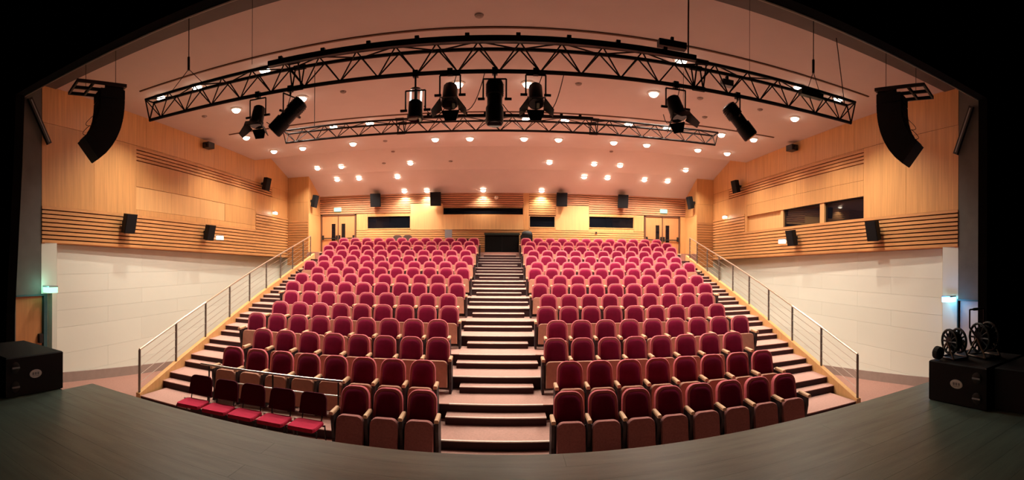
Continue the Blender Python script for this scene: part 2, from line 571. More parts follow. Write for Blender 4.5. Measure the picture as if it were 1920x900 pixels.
for i, (x0, x1, z0, z1) in enumerate(((-6.65, -4.42, WZ0, WZ1), (-2.80, 1.12, 5.26, 5.60), (1.42, 2.68, 4.66, 5.2), (4.36, 6.66, 4.68, 5.24))):
    wn = struct('window_%d' % (i + 3), MB().box(x0, x1, YB + .06, YB + .09, z0, z1), M['glass'])
    fb = MB()
    fb.box(x0, x1, YB - .02, YB + .1, z0 - .03, z0 + .01)
    fb.box(x0, x1, YB - .0, YB + .1, z1 - .01, z1 + .02)
    fb.box(x0 - .01, x0 + .02, YB, YB + .1, z0, z1)
    fb.box(x1 - .02, x1 + .01, YB, YB + .1, z0, z1)
    fb.build('window_frame', M['wood_pale'] if i in (0, 2) else M['wood'], wn)
for i, (x0, x1) in enumerate(((-9.16, -7.24), (7.22, 9.16))):
    d = empty_struct('door_%d' % (i + 1), ((x0 + x1) / 2, YB, Z_REAR))
    T = Matrix.Translation(-Vector(d.location))
    xm = (x0 + x1) / 2
    fb = MB(T)
    for a, c in ((x0, x0 + .07), (x1 - .07, x1), (xm - .02, xm + .02)):
        fb.box(a, c, YB - .04, YB + .1, Z_REAR, 5.36)
    fb.box(x0, x1, YB - .04, YB + .1, 5.30, 5.36)
    fb.build('frame', M['joint'], d)
    for k, (a, c) in enumerate(((x0 + .07, xm - .02), (xm + .02, x1 - .07))):
        lf = MB(T).box(a, c, YB, YB + .06, Z_REAR, 5.30).build('leaf', M['door'], d)
        px = c - .34 if k == 0 else a + .16
        MB(T).box(px, px + .2, YB - .012, YB + .02, 4.0, 4.88).build('pane', M['glass'], lf)
        MB(T).box(a + .04, c - .04, YB - .07, YB - .045, 4.10, 4.15).build('push_bar', M['blackmetal'], lf)
        for ex in (a + .02, c - .1):
            MB(T).box(ex, ex + .08, YB - .08, YB + .02, 4.05, 4.28).build('latch_box', M['blackmetal'], lf)

# ------------------------------------------------------------------ ceiling
b = MB()
b.box(-10.9, 10.9, 6.89, 17.6, 7.32, 7.42)
ceiling = struct('ceiling', b, M['ceiling'])
pr = [(17.35, 8.26), (19, 7.80), (21.25, 7.165), (22.95, 6.22)]
b = MB()
for (y0, z0), (y1, z1) in zip(pr[:-1], pr[1:]):
    b.hexa([(-10.9, y0, z0), (10.9, y0, z0), (10.9, y1, z1), (-10.9, y1, z1), (-10.9, y0, z0 + .1), (10.9, y0, z0 + .1), (10.9, y1, z1 + .1), (-10.9, y1, z1 + .1)])
b.build('rear_ceiling', M['ceiling'], ceiling)
MB().box(-10.9, 10.9, 17.2, 17.36, 7.42, 8.4).build('ceiling_edge', M['ceiling'], ceiling)
MB().box(-10.9, 10.9, 3.55, 6.885, 7.30, 7.42).build('front_band', M['darkband'], ceiling)
MB().box(-8.3, 8.6, 8.58, 8.63, 7.300, 7.325).build('slot', M['joint'], ceiling)
MB().box(-8.8, 8.9, 13.47, 13.54, 7.300, 7.325).build('slot', M['joint'], ceiling)

# ------------------------------------------------------------------ proscenium wall (stage side, black) and stage
b = MB()
zt = 10
def prism_xz(pts, y0, y1):
    t = MB()
    n = len(pts)
    t.add([(x, y0, z) for x, z in pts] + [(x, y1, z) for x, z in pts],
          [tuple(range(n)), tuple(reversed(range(n, 2 * n)))] + [(i, n + i, n + (i + 1) % n, (i + 1) % n) for i in range(n)])
    return t
for pts in ([(-16, -.5), (-6.02, -.5), (-6.0, 2.2), (-5.80, 4.4), (-5.74, 5.40), (-5.74, 10), (-16, 10)],
            [(5.88, -.5), (16, -.5), (16, 10), (5.88, 10)],
            [(-5.74, 5.40), (5.88, 5.40), (5.88, 10), (-5.74, 10)]):
    t = prism_xz(pts, 3.45, 3.60)
    b.add(t.v, t.f)
wf = struct('wall_front', b, M['black'])
MB().tube((-5.74, 3.60, 5.41), (5.88, 3.60, 5.41), .02, 8).build('header_edge_rod', M['post'], wf)  # thin grey rod drawing the pale line along the header's lower edge
b = MB()
b.box(-16, 16, -7.2, -7.0, .5, 10)
b.box(-16.2, -16, -7, 3.6, .5, 10)
b.box(16, 16.2, -7, 3.6, .5, 10)
struct('wall_stage', b, M['black'])
st = struct('stage', MB().box(-16, 16, -7, 3.45, 0, 1.41), M['black'])
b = MB().box(-4.5, 5.1, 3.44, 3.84, 0, 1.41)
b.build('stage_front', M['black'], st)
y = -.6
k = 0
while y < 3.859:
    y1 = min(y + .2477, 3.86)
    xa, xb = (-9, 9) if y1 < 3.47 else (-4.5, 5.1)
    cuts = [xa] + [c for c in ((-4.2, 0.6, 5.4) if k % 2 else (-6.6, -1.8, 3.0)) if xa + .3 < c < xb - .3] + [xb]
    for a, c in zip(cuts[:-1], cuts[1:]):
        MB().box(a + .0008, c - .0008, y + .0008, y1 - .0008, 1.41, 1.44).build('board', M['stage'], st)
    y = y1
    k += 1

# ------------------------------------------------------------------ theatre seats
def outline(w, h, r, n=5, taper=.0):
    """rounded-top outline, x/z, starting bottom left, ccw seen from -y"""
    pts = [(-w / 2, 0), (w / 2, 0)]
    for i in range(n + 1):
        t = math.pi / 2 * i / n
        pts.append((w / 2 - taper - r + r * math.cos(t), h - r + r * math.sin(t)))
    for i in range(n + 1):
        t = math.pi / 2 + math.pi / 2 * i / n
        pts.append((-w / 2 + taper + r + r * math.cos(t), h - r + r * math.sin(t)))
    return pts
def slab_back(w, h, r, y0, y1, z, xf=None, inset=.0, taper=0, dome=0.0):
    b = MB(xf)
    o = outline(w, h, r, taper=taper)
    cxz = (0, h * .5)
    def ring(y, k):
        return [((x - cxz[0]) * k + cxz[0], y, z + (q - cxz[1]) * k + cxz[1]) for x, q in o]
    rings = [ring(y1, .97), ring(y1 - .012, 1), ring(y0 + .015, 1), ring(y0, 1 - .035)]
    if dome:
        rings += [ring(y0 - dome * .7, .8), ring(y0 - dome, .45)]
    b.loft([list(reversed(q)) for q in rings])
    return b
TILT = Matrix.Translation((0, -.05, .40)) @ Matrix.Rotation(math.radians(-9), 4, 'X')
H = .575
me_rim = slab_back(.488, H, .16, 0, .075, 0, TILT, taper=.012).mesh('back_rim', M['piping'], True)
me_cus = slab_back(.398, H - .058, .13, -.010, .02, .008, TILT, taper=.010, dome=.022).mesh('back_cushion', M['plush'], True)
me_rim_p = slab_back(.492, H, .16, 0, .055, 0, TILT, taper=.012).mesh('back_rim', M['piping'], True)
me_shell = slab_back(.48, H - .005, .16, .075, .120, 0, TILT, taper=.012).mesh('back_shell', M['piping'], True)
PADX = Matrix.Translation((0, -.30, .12)) @ Matrix.Rotation(math.radians(-7), 4, 'X')
me_pad = slab_back(.44, .47, .09, -.06, .05, 0, PADX).mesh('seat_pad', M['pad'], True)
me_pad_f = slab_back(.44, .47, .11, -.06, .05, 0, PADX).mesh('seat_pad', M['pad_front'], True)
b = MB()
b.loft([[(x - .275, y, z) for y, z in ((-.30, 0), (.06, 0), (.06, .10), (.01, .60), (-.33, .60), (-.33, .45), (-.26, .2))] for x in (-.024, .024)])
me_std = b.mesh('side_panel', M['standard'])
b = MB()
b.loft([[(-.275 + x, y, z) for x, z in ((-.032, .60), (.032, .60), (.034, .635), (.022, .65), (-.022, .65), (-.034, .635))] for y in (-.40, -.065)])
me_arm = b.mesh('armrest', M['arm'])
b = MB()
b.tube((-.235, -.10, .36), (.235, -.10, .36), .018, 6)
b.box(-.248, .248, -.16, -.12, .06, .50)  # dark plate added so that no lit floor shows beside the pad
b.box(-.2, .2, -.14, -.0, .34, .42)
me_hinge = b.mesh('seat_frame', M['standard'])

def seat(x, y, z, rz, sc, label, group, end=0, front=False):
    t = thing('theatre_seat', label, 'seat', (x, y, z), rz, group, (1, 1, sc))
    link('back_rim', me_rim_p if front else me_rim, t)
    link('back_cushion', me_cus, t)
    if front:
        link('back_shell', me_shell, t)
    link('seat_pad', me_pad_f if front else me_pad, t)
    link('seat_frame', me_hinge, t)
    for x0 in ([0] if end == 0 else [0, .55] if end == 1 else [.55]):
        link('side_panel', me_std, t).location.x = x0
        link('armrest', me_arm, t).location.x = x0
    return t
rownames = ['front row'] + [ORD[i] + ' row' for i in range(1, NROW)] + ['back row']
def place_row(D, s0, n, z, sc, ri, block, front=False):
    s = -1 if block == 'left' else 1
    for i in range(n):
        ss = s * (s0 + PITCH * i)
        a = ss / R
        x, y = R * math.sin(a), D - R * (1 - math.cos(a))
        # the right-most seat of each block carries the extra end panel
        last = (s > 0 and i == n - 1) or (s < 0 and i == 0)
        pos = 'next to the centre aisle' if i == 0 else ('at the outer stair end' if i == n - 1 and not (front and block == 'left') else ORD[i] + ' from the centre aisle')
        seat(x, y, z, -a, sc, f'red plush folding seat {pos}, {rownames[ri]}, {block} block', f'theatre seats of the {block} block', 1 if last else 0, front)
for block in ('left', 'right'):
    place_row(7.30, 1.15, 3 if block == 'left' else 8, 0, 1.012, 0, block, True)
    for i in range(NROW):
        place_row(ROW_D[i], S0[i], ROW_N[i], ROW_Z[i], ROW_H[i] / .965, i + 1, block)

# ------------------------------------------------------------------ linked chairs and guard rail, left front
def linked_chair(x, y, rz, label):
    t = thing('linked_chair', label, 'chair', (x, y, 0), rz, 'loose red linked chairs before the guard rail')
    b = MB()
    rg = []
    for zz, k in ((0, .94), (.012, 1), (.045, 1), (.06, .95)):
        rg.append([(px * k, -.42 + (py) * k, .44 + zz) for px, py in ((-.21, .0), (.21, .0), (.235, .05), (.235, .36), (.19, .42), (-.19, .42), (-.235, .36), (-.235, .05))])
    b.loft(rg)
    b.build('seat_pad', M['red'], t)
    o = MB(Matrix.Translation((0, .02, .56)) @ Matrix.Rotation(math.radians(-10), 4, 'X'))
    o2 = slab_back(.49, .35, .10, 0, .035, 0, None, taper=.015)
    o.add(o2.v, o2.f)
    o.build('backrest', M['maroon'], t, True)
    for sx in (-.17, .17):
        MB().tube((sx, .0, .46), (sx, .05, .66), .011).build('back_strut', M['blackmetal'], t)
    for yy in (-.05, -.36):
        MB().tube((-.25, yy, .435), (.25, yy, .435), .014).build('cross_bar', M['blackmetal'], t)
    for sx in (-.25, .25):
        MB().tube((sx, -.38, 0), (sx, -.36, .45), .012).build('leg', M['blackmetal'], t)
        MB().tube((sx, .03, 0), (sx, -.05, .45), .012).build('leg', M['blackmetal'], t)
    MB().box(-.275, -.225, -.08, -.03, .455, .50).build('link_clip', M['steel'], t)
lx = [-2.84, -3.39, -3.94, -4.47, -5.02]
for i, x in enumerate(lx):
    linked_chair(x, 6.86 - .012 * i, .035 * (i - 1), 'low red linked chair with dark back, ' + ['nearest the theatre seats', 'second from the theatre seats', 'middle of the five', 'second from the left stair', 'nearest the left stair'][i])
g = thing('guard_rail', 'low polished metal guard rail behind the five red linked chairs', 'railing', (-4, 7.44, .154))
T = Matrix.Translation((4, -7.44, -.154))
MB(T).tube((-5.45, 7.44, .965), (-2.52, 7.44, .985), .022, 8).build('top_rail', M['steel'], g, True)
MB(T).tube((-5.05, 7.44, .70), (-2.56, 7.44, .735), .012, 8).build('lower_rail', M['steel'], g, True)
for x in (-5.25, -3.85, -2.6):
    MB(T).tube((x, 7.44, 0), (x, 7.44, .965), .016, 8).build('post', M['blackmetal'], g)

# ------------------------------------------------------------------ ceiling downlights
LIGHT_ROWS = [
    (9.22, [-8.13, -6.94, -5.03, 3.77, 6.82, 8.09]),
    (11.28, [-7.10, -5.05, -.99, .69, 3.85, 8.19]),
    (14.03, [-8.43, -5.19, -3.99, .79, 1.97, 3.95, 5.21, 7.15, 8.41]),
    (16.35, [-8.56, -7.32, -5.30, -2.27, -1.05, .84, 2.05, 4.04, 5.28, 7.32, 8.58]),
    (20.50, [-8.43, -7.23, -3.98, 2.15, 4.15, 5.34, 8.53]),
    (21.58, [-7.83, -6.71, -4.81, 3.89, 5.01, 6.83, 8.02]),
    (22.56, [-4.68, -3.56, -.83, 1.99]),
]
def ceil_z(y):
    if y < 17.3:
        return 7.32
    for (y0, z0), (y1, z1) in zip(pr[:-1], pr[1:]):
        if y0 <= y <= y1:
            return z0 + (z1 - z0) * (y - y0) / (y1 - y0)
ring = MB().lathe([(0, .130), (.02, .165), (.035, .165), (.035, .125), (0, .125)], (0, 0, -.035), (0, 0, 1), 16)
me_ring = ring.mesh('trim_ring', M['trimring'])
me_lens = MB().lathe([(-.075, .025), (-.066, .065), (-.04, .10), (0, .122), (.02, .125)], (0, 0, -.042), (0, 0, 1), 14).mesh('lens', M['glow'], True)
ld = bpy.data.lights.new('downlight_beam', 'SPOT')
ld.energy = LAMP_W
ld.color = LAMP_COL
ld.spot_size = math.radians(128)
ld.spot_blend = .75
ld.shadow_soft_size = .08
ld_rear = ld.copy()              # the wall-side row burns lower
ld_rear.energy = LAMP_W * .42
n_in = [len(r[1]) for r in LIGHT_ROWS]
for ri, (y, xs) in enumerate(LIGHT_ROWS):
    for i, x in enumerate(xs):
        t = thing('downlight', f'round glowing ceiling downlight, {ORD[i]} from the left in the {ORD[ri]} row from the stage', 'light', (x, y, ceil_z(y) - .005), 0, 'ceiling downlights')
        link('trim_ring', me_ring, t)
        link('lens', me_lens, t)
        lo = bpy.data.objects.new('downlight_beam', ld if ri < 6 else ld_rear)
        C.objects.link(lo)
        lo.parent = t
        lo.location = (0, 0, -.12)

# ceiling sensors
for i, (x, y) in enumerate([(-.33, 8.18), (-3.9, 11.28), (1.91, 11.19), (5.11, 11.22), (6.96, 11.24), (5.89, 12.62), (-8.27, 11.34), (-4.09, 16.38), (-4.54, 19.5), (-5.19, 20.48), (-2.18, 20.49), (4.67, 19.4)]):
    lab = ['lone dark ceiling sensor between the stage edge and the front truss', 'small dark ceiling sensor left of the bright upright lantern', 'small dark ceiling sensor right of the centre lanterns',
           'small dark ceiling sensor above the right tilted lantern', 'small dark ceiling sensor right of the right tilted lantern', 'small dark ceiling sensor beside the right barndoor lantern',
           'small dark ceiling sensor below the left end of the front truss', 'small dark ceiling sensor under the rear truss, left half', 'small dark sensor on the rear ceiling slope, upper left',
           'small dark sensor on the rear ceiling slope, lower left', 'small dark sensor on the rear ceiling slope near the middle', 'small dark sensor on the rear ceiling slope, right half'][i]
    o = MB().lathe([(0, .04), (.02, .075), (.05, .085)], (0, 0, -.045), (0, 0, 1), 12).build('ceiling_sensor', M['plinth'])
    o.location = (x, y, ceil_z(y))
    tag(o, lab, 'sensor')

# ------------------------------------------------------------------ trusses
def truss(label, xa, xb, yn, yf, zt, zb, rc, rb, bay, joints, bar, group):
    ym = (yn + yf) / 2
    t = thing('lighting_truss', label, 'truss', ((xa + xb) / 2, ym, zb), 0, group)
    T = Matrix.Translation(-Vector(t.location))
    for yy in (yn, yf):
        MB(T).tube((xa, yy, zt), (xb, yy, zt), rc, 8).build('top_chord', M['truss'], t, True)
    MB(T).tube((xa, ym, zb), (xb, ym, zb), rc * 1.1, 8).build('bottom_chord', M['truss'], t, True)
    n = round((xb - xa) / bay)
    bl = (xb - xa) / n
    me = {}
    for dx in (-1, 1):
        for yy in (yn, yf):
            me[dx, yy] = MB().tube((0, 0, 0), (dx * bl / 2, yy - ym, zt - zb), rb, 5).mesh('brace', M['truss'])
    mz = [MB().tube((0, yn - ym, zt - zb), (bl, yf - ym, zt - zb), rb, 5).mesh('cross_brace', M['truss']), MB().tube((0, yf - ym, zt - zb), (bl, yn - ym, zt - zb), rb, 5).mesh('cross_brace', M['truss'])]
    ox = t.location.x
    for k in range(n):
        x = xa + (k + .5) * bl
        for key, m_ in me.items():
            link('brace', m_, t).location.x = x - ox
        link('cross_brace', mz[k % 2], t).location.x = xa + k * bl - ox
    for xx in (xa, xb):
        e = MB(T)
        for yy in (yn, yf):
            e.tube((xx, yy, zt), (xx, ym, zb), rb * 1.3, 6)
        e.tube((xx, yn, zt), (xx, yf, zt), rb * 1.3, 6)
        e.build('end_frame', M['truss'], t)
    for xx in joints:
        e = MB(T)
        for dx in (-.07, .07):
            for yy in (yn, yf):
                e.tube((xx + dx, yy, zt), (xx + dx, ym, zb), rb * 1.2, 6)
        for yy, zz in ((yn, zt), (yf, zt), (ym, zb)):
            e.tube((xx - .09, yy, zz), (xx + .09, yy, zz), rc * 1.5, 8)
        e.build('coupler', M['truss'], t)
    if bar:
        x0, x1, h = bar
        MB(T).box(x0, x1, yn - .085, yn - .03, zt - .03, zt - .03 + h).build('wiring_bar', M['blackmetal'], t)
        for k in range(9):
            x = x0 + (x1 - x0) * (k + .3) / 9
            e = MB(T).box(x - .028, x + .028, yn - .08, yn - .03, zt - .03 + h, zt + .008 + h)
            e.build('clamp', M['blackmetal'], t)
    return t
YN, YF, ZT, ZB = 6.0, 6.22, 5.836, 5.50
truss('front black triangular lighting truss carrying the lanterns', -5.62, 5.70, YN, YF, ZT, ZB, .026, .0105, .548, (-2.78, 2.80), (-3.15, 2.68, .075), 'lighting trusses')
truss('rear thin triangular lighting truss without lanterns', -4.76, 4.84, 9.6, 9.9, 5.98, 5.735, .022, .009, .50, (-2.05, 2.0), (-1.55, 1.95, .06), 'lighting trusses')

# hoist cables
def hoist(x, y, z0, z1, label, sling=None, r=.008):
    t = thing('hoist_cable', label, 'cable', (x, y, z0), 0, 'truss hoist cables')
    b = MB()
    b.tube((0, 0, .0), (0, 0, z1 - z0), r, 6)
    b.build('cable', M['truss'], t)
    if sling:
        MB().tube((0, 0, -.02), (0, 0, .20), .022, 8).build('hook_block', M['blackmetal'], t)
        b = MB()
        b.tube((0, 0, 0), (-.22, -.155, sling - z0), .006, 5)
        b.tube((0, 0, 0), (.30, .155, sling - z0), .006, 5)
        b.build('sling', M['truss'], t)
hoist(-4.74, 6.11, 6.18, 7.294, 'slender hoist cable with hook over the left end of the front truss', ZT)
hoist(4.85, 6.11, 6.18, 7.294, 'slender hoist cable with hook over the right end of the front truss', ZT)
hoist(2.59, 6.00, 5.9, 7.294, 'thick dark hoist cable dropping to the right joint of the front truss', None, .012)
hoist(-3.55, 6.155, 6.0, 7.294, 'faint hoist cable above the left half of the front truss', None, .004)
hoist(3.66, 6.155, 5.9, 7.294, 'faint thin cable just right of the thick dark hoist cable', None, .003)
hoist(-4.04, 9.75, 6.02, 7.294, 'thin hoist cable dropping to the left end of the rear truss', None, .009)
hoist(4.04, 9.75, 6.02, 7.294, 'thin hoist cable dropping to the right end of the rear truss', None, .006)
o = MB().path([(5.9, 6.75, 7.292), (5.78, 6.5, 6.6), (5.72, 6.3, 5.85)], .009, 6).build('safety_cable', M['truss'])
tag(o, 'slanted dark safety cable running from ceiling to right truss end', 'cable')

# truss-top work lights and dimmer boxes
def truss_box(x, y, z, dx, label, cat, m):
    t = thing('truss_box', label, cat, (x, y, z))
    MB().box(-dx, dx, -.05, .05, 0, .09).build('body', M[m], t)
    MB().box(-.02, .02, -.02, .02, .09, .15).build('hook', M['blackmetal'], t)
truss_box(4.72, 6.0, 5.70, .22, 'black dimmer box strapped under the right end of front truss', 'box', 'blackmetal')
truss_box(2.35, 6.0, 5.95, .2, 'black box with hoops on top of front truss near right joint', 'box', 'blackmetal')
truss_box(3.35, 6.3, 5.69, .09, 'small grey junction box inside right part of front truss', 'box', 'grey')

# ------------------------------------------------------------------ lanterns hanging from the front truss
def lantern(x, kind, axis, label, drop=.12, L=.5, r=.105):
    y = (YN + YF) / 2
    t = thing('stage_lantern', label, 'lantern', (x, y, ZB), 0, 'stage lanterns under the front truss')
    ax = Vector(axis).normalized()
    zc = -drop - .26
    c = Vector((0, 0, zc))
    cb = MB()
    cb.tube((0, 0, .03), (0, 0, -drop), .013, 6)
    cb.box(-.035, .035, -.03, .03, -.045, .045)
    cb.build('clamp', M['blackmetal'], t)
    side = ax.cross(Vector((0, 1, 0)))
    if side.length < .2:
        side = Vector((1, 0, 0))
    side.z = 0
    side.normalize()
    if kind == 'profile_side':
        side = Vector((.25, .97, 0)).normalized()
    yw = r + .035
    yb = MB()
    top = Vector((0, 0, -drop))
    yb.path([c + side * yw, top + side * yw, top - side * yw, c - side * yw], .011, 6)
    yb.build('yoke', M['blackmetal'], t)
    for q in (-1, 1):
        MB().tube(c + side * q * (yw - .02), c + side * q * (yw + .07), .018, 6).build('knob', M['blackmetal'], t)
    if kind.startswith('profile'):
        o = c - ax * (L * .42)
        b_ = MB().lathe([(0, r * .6), (.02, r * .92), (L * .35, r), (L * .36, r * .86), (L * .62, r * .86), (L * .63, r), (L * .97, r), (L, r * .93)], o, ax, 12)
        b_.build('body', M['blackmetal'], t, True)
        MB().lathe([(0, r * .8), (.012, r * .8)], o + ax * (L - .004), ax, 12).build('lens', M['glass'], t)
        fb = MB()
        for k in range(5):
            fb.lathe([(0, r * 1.03), (.008, r * 1.03)], o + ax * (.05 + .03 * k), ax, 12)
        fb.build('cooling_fin', M['blackmetal'], t)
    else:
        LL = L
        o = c - ax * (LL * .5)
        MB().lathe([(0, r * .75), (.02, r * .95), (LL * .8, r), (LL * .82, r * 1.12), (LL, r * 1.12)], o, ax, 12).build('body', M['blackmetal'], t, True)
        MB().lathe([(0, r * .95), (.012, r * .95)], o + ax * (LL - .006), ax, 12).build('lens', M['glass'], t)
        if kind == 'barndoor':
            u = ax.cross(Vector((0, 1, 0)))
            if u.length < .1:
                u = Vector((1, 0, 0))
            u.normalize()
            v = ax.cross(u).normalized()
            e = o + ax * LL
            for d, ww, hh in ((u, .10, .20), (-u, .10, .20), (v, .12, .14), (-v, .12, .14)):
                wv = ax.cross(d).normalized()
                p0 = e + d * (r * 1.1)
                p1 = p0 + (ax * .75 + d * .5).normalized() * hh
                q_ = MB()
                nrm = (p1 - p0).cross(wv).normalized() * .005
                pts = [p0 - wv * ww, p0 + wv * ww, p1 + wv * ww * .6, p1 - wv * ww * .6]
                q_.hexa([p - nrm for p in pts] + [p + nrm for p in pts])
                q_.build('barn_door', M['blackmetal'], t)
        if kind == 'open':
            for q_ in (-1, 1):
                u = Vector((q_ * r * .72, 0, 0))
                MB().tube(o + u, o + u - ax * .15, .012, 6).build('glowing_bar', M['whitesign'], t)  # two cage bars given an emissive white material
            MB().tube(o, o - ax * .17, .022, 8).build('lamp_holder', M['blackmetal'], t)
            MB().lathe([(0, r * .8), (.015, r * .8)], o - ax * .165, ax, 12).build('cage_cap', M['steel'], t)
lantern(-3.42, 'barndoor', (-.05, -.35, -1), 'black lantern with open barndoors, leftmost under the front truss', .06, .30, .10)
lantern(-2.88, 'profile_side', (-.72, -.2, -.75), 'long black profile lantern tilted down to the left', .10, .60, .118)
lantern(-1.06, 'open', (0, -.15, -1), 'short upright lantern with bright bare cage bars above black barrel', .22, .25, .098)
lantern(-.60, 'barndoor', (.02, -.55, -.95), 'black barndoor lantern just left of the tall centre lantern', .04, .32, .10)
lantern(-.015, 'profile', (0, -.18, -1), 'tall upright black profile lantern at the centre of the truss', .10, .60, .115)
lantern(.52, 'barndoor', (0, -.55, -.95), 'black barndoor lantern just right of the tall centre lantern', .04, .32, .095)
lantern(2.45, 'barndoor', (.25, -.4, -1), 'black barndoor lantern right of centre, below the right truss joint', .06, .32, .11)
lantern(3.43, 'profile_side', (.62, -.2, -.8), 'long black profile lantern tilted down to the right', .08, .58, .118)
# drooping lantern cables
for i, (x0, x1, z) in enumerate(((-1.06, -.62, 4.95), (-.60, -.25, 5.1), (-.01, .52, 4.95), (.52, .80, 5.1), (-3.42, -3.0, 5.15), (2.20, 2.45, 5.0))):
    pts = []
    for k in range(9):
        q = k / 8
        zz = (1 - q) ** 2 * 5.10 + 2 * q * (1 - q) * (z - .25) + q * q * 5.52
        pts.append((x0 + .1 + (x1 - x0) * q, 6.2 + .05 * math.sin(q * 3), zz))
    o = MB().path(pts, .006, 5).build('lantern_cable', M['rubber'])
    tag(o, ['thin power cable looping from the bright bare lantern', 'thin power cable looping beside the left centre barndoor lantern', 'thin power cable looping from the tall centre lantern', 'thin power cable looping beside the right centre barndoor lantern', 'thin power cable of the leftmost barndoor lantern', 'thin power cable left of the right barndoor lantern'][i], 'cable')

# ------------------------------------------------------------------ line arrays
def line_array(s, xi, xo, yf, ztop, label):
    """boxes hinged at their front edges, each turned further down; the whole array is turned inwards"""
    d, wd = .47, xo - xi
    t = thing('line_array', label, 'loudspeaker', (s * xi, yf, ztop), s * math.radians(24), 'hanging line arrays')
    # local: x outwards is s*x, front edge at y = 0, facing +y, hanging down from z = 0
    x0, x1 = sorted((0, s * wd))
    ang = [0, 3, 8, 15, 23, 31, 40, 50]
    py, pz = 0, 0
    for k, a in enumerate(ang):
        a = math.radians(a)
        h = .186
        back = Vector((0, -math.cos(a), math.sin(a)))
        dn = Vector((0, -math.sin(a), -math.cos(a)))
        o = Vector((0, py, pz))
        def corner(x, f, g):
            return Vector((x, 0, 0)) + o + back * f + dn * g
        w0 = 0.002 if k == 0 else .022
        w1 = .022
        ring = lambda g0, g1: [corner(x0, d, g1), corner(x1, d, g1), corner(x1, .0, h), corner(x0, .0, h), corner(x0, d, g0), corner(x1, d, g0), corner(x1, .0, 0), corner(x0, .0, 0)]
        c_ = MB().hexa(ring(w0, h - w1)).build('cabinet', M['speaker'], t)
        MB().hexa([corner(x0 + .01, 0, h - .006), corner(x1 - .01, 0, h - .006), corner(x1 - .01, -.012, h - .006), corner(x0 + .01, -.012, h - .006), corner(x0 + .01, 0, .006), corner(x1 - .01, 0, .006), corner(x1 - .01, -.012, .006), corner(x0 + .01, -.012, .006)]).build('grille', M['grille'], c_)
        MB().hexa([corner(x0 + .08, d + .012, h * .68), corner(x1 - .08, d + .012, h * .68), corner(x1 - .08, d, h * .68), corner(x0 + .08, d, h * .68), corner(x0 + .08, d + .012, h * .34), corner(x1 - .08, d + .012, h * .34), corner(x1 - .08, d, h * .34), corner(x0 + .08, d, h * .34)]).build('connector_plate', M['rubber'], c_)
        py += dn.y * h
        pz += dn.z * h
    fx0, fx1 = sorted((s * -.05, s * (wd + .16)))
    z = .065
    for xx in (fx0, (fx0 + fx1) / 2, fx1):
        MB().box(xx - .018, xx + .018, -.95, .02, z - .03, z + .03).build('frame_beam', M['truss'], t)
    for yy in (-.93, -.62, -.31, .0):
        MB().box(fx0, fx1, yy - .018, yy + .018, z - .028, z + .028).build('frame_bar', M['truss'], t)
    for xx in (x0 + .03, x1 - .03):
        MB().box(xx - .02, xx + .02, -.38, -.02, -.02, z).build('rigging_link', M['blackmetal'], t)
    xm = (x0 + x1) / 2
    for yy in (-.7, -.1):
        MB().tube((xm, yy, z), (xm, yy, 7.295 - ztop), .006, 5).build('suspension_cable', M['truss'], t)
    for k in range(3):
        cz = -.50 - .19 * k
        pts = [(s * (wd - .02 + .26 * math.sin(math.pi * q / 8)), -d - .02 - .06 * k - .08 * math.sin(math.pi * q / 8), cz + .1 - .2 * q / 8) for q in range(9)]
        MB().path(pts, .006, 5).build('link_cable', M['rubber'], t)
line_array(-1, 6.36, 6.84, 6.2, 6.24, 'curved black line array hanging at the left of the opening')
line_array(1, 6.44, 6.92, 6.2, 6.22, 'curved black line array hanging at the right of the opening')

# batten fixtures on the portal walls
for s, label in ((-1, 'slanting black batten light on the left grey portal wall'), (1, 'slanting black batten light on the right grey portal wall')):
    a, c = ((-9.44, 6.02, 6.88), (-9.44, 6.60, 5.86)) if s < 0 else ((9.44, 6.0, 6.74), (9.44, 6.46, 5.66))
    t = thing('batten_light', label, 'light', a, 0, 'portal batten lights')
    v = Vector(c) - Vector(a)
    b = MB()
    nrm = Vector((0, v.z, -v.y)).normalized() * .06
    e = Vector((.04, 0, 0))
    o = Vector((0, 0, 0))
    b.hexa([o - nrm - e, o + nrm - e, o + nrm + e, o - nrm + e, v - nrm - e, v + nrm - e, v + nrm + e, v - nrm + e])
    b.build('housing', M['blackmetal'], t)
    b = MB()
    b.hexa([p - Vector((s * .045, 0, 0)) for p in (v * .04 - nrm * .3, v * .04 + nrm * .3, v * .04 + nrm * .3 + e * .1, v * .04 - nrm * .3 + e * .1, v * .96 - nrm * .3, v * .96 + nrm * .3, v * .96 + nrm * .3 + e * .1, v * .96 - nrm * .3 + e * .1)])
    b.build('diffuser', M['grey'], t)
    for q in (.12, .85):
        MB().tube(v * q, v * q + Vector((s * .1, 0, 0)), .02, 6).build('bracket', M['blackmetal'], t)

# ------------------------------------------------------------------ surround speakers
def wall_speaker(x, y, z, facing, wd, ht, dp, label, tilt=12, group='surround speakers on the walls'):
    t = thing('wall_speaker', label, 'loudspeaker', (x, y, z), 0, group)
    Rm = Matrix.Rotation(facing, 4, 'Z') @ Matrix.Rotation(math.radians(tilt), 4, 'X')
    b = MB(Rm)          # local: front is -y
    f, k = wd / 2, wd / 2 * .72
    h = ht / 2
    b.hexa([(-f, -dp, -h), (f, -dp, -h), (k, 0, -h * .94), (-k, 0, -h * .94), (-f, -dp, h), (f, -dp, h), (k, 0, h * .94), (-k, 0, h * .94)])
    b.build('cabinet', M['speaker'], t)
    MB(Rm).box(-f + .015, f - .015, -dp - .015, -dp, -h + .015, h - .015).build('grille', M['grille'], t)
    Rz = Matrix.Rotation(facing, 4, 'Z')
    MB(Rz).box(-.05, .05, -.03, .14, -.05, .05).build('bracket', M['blackmetal'], t)
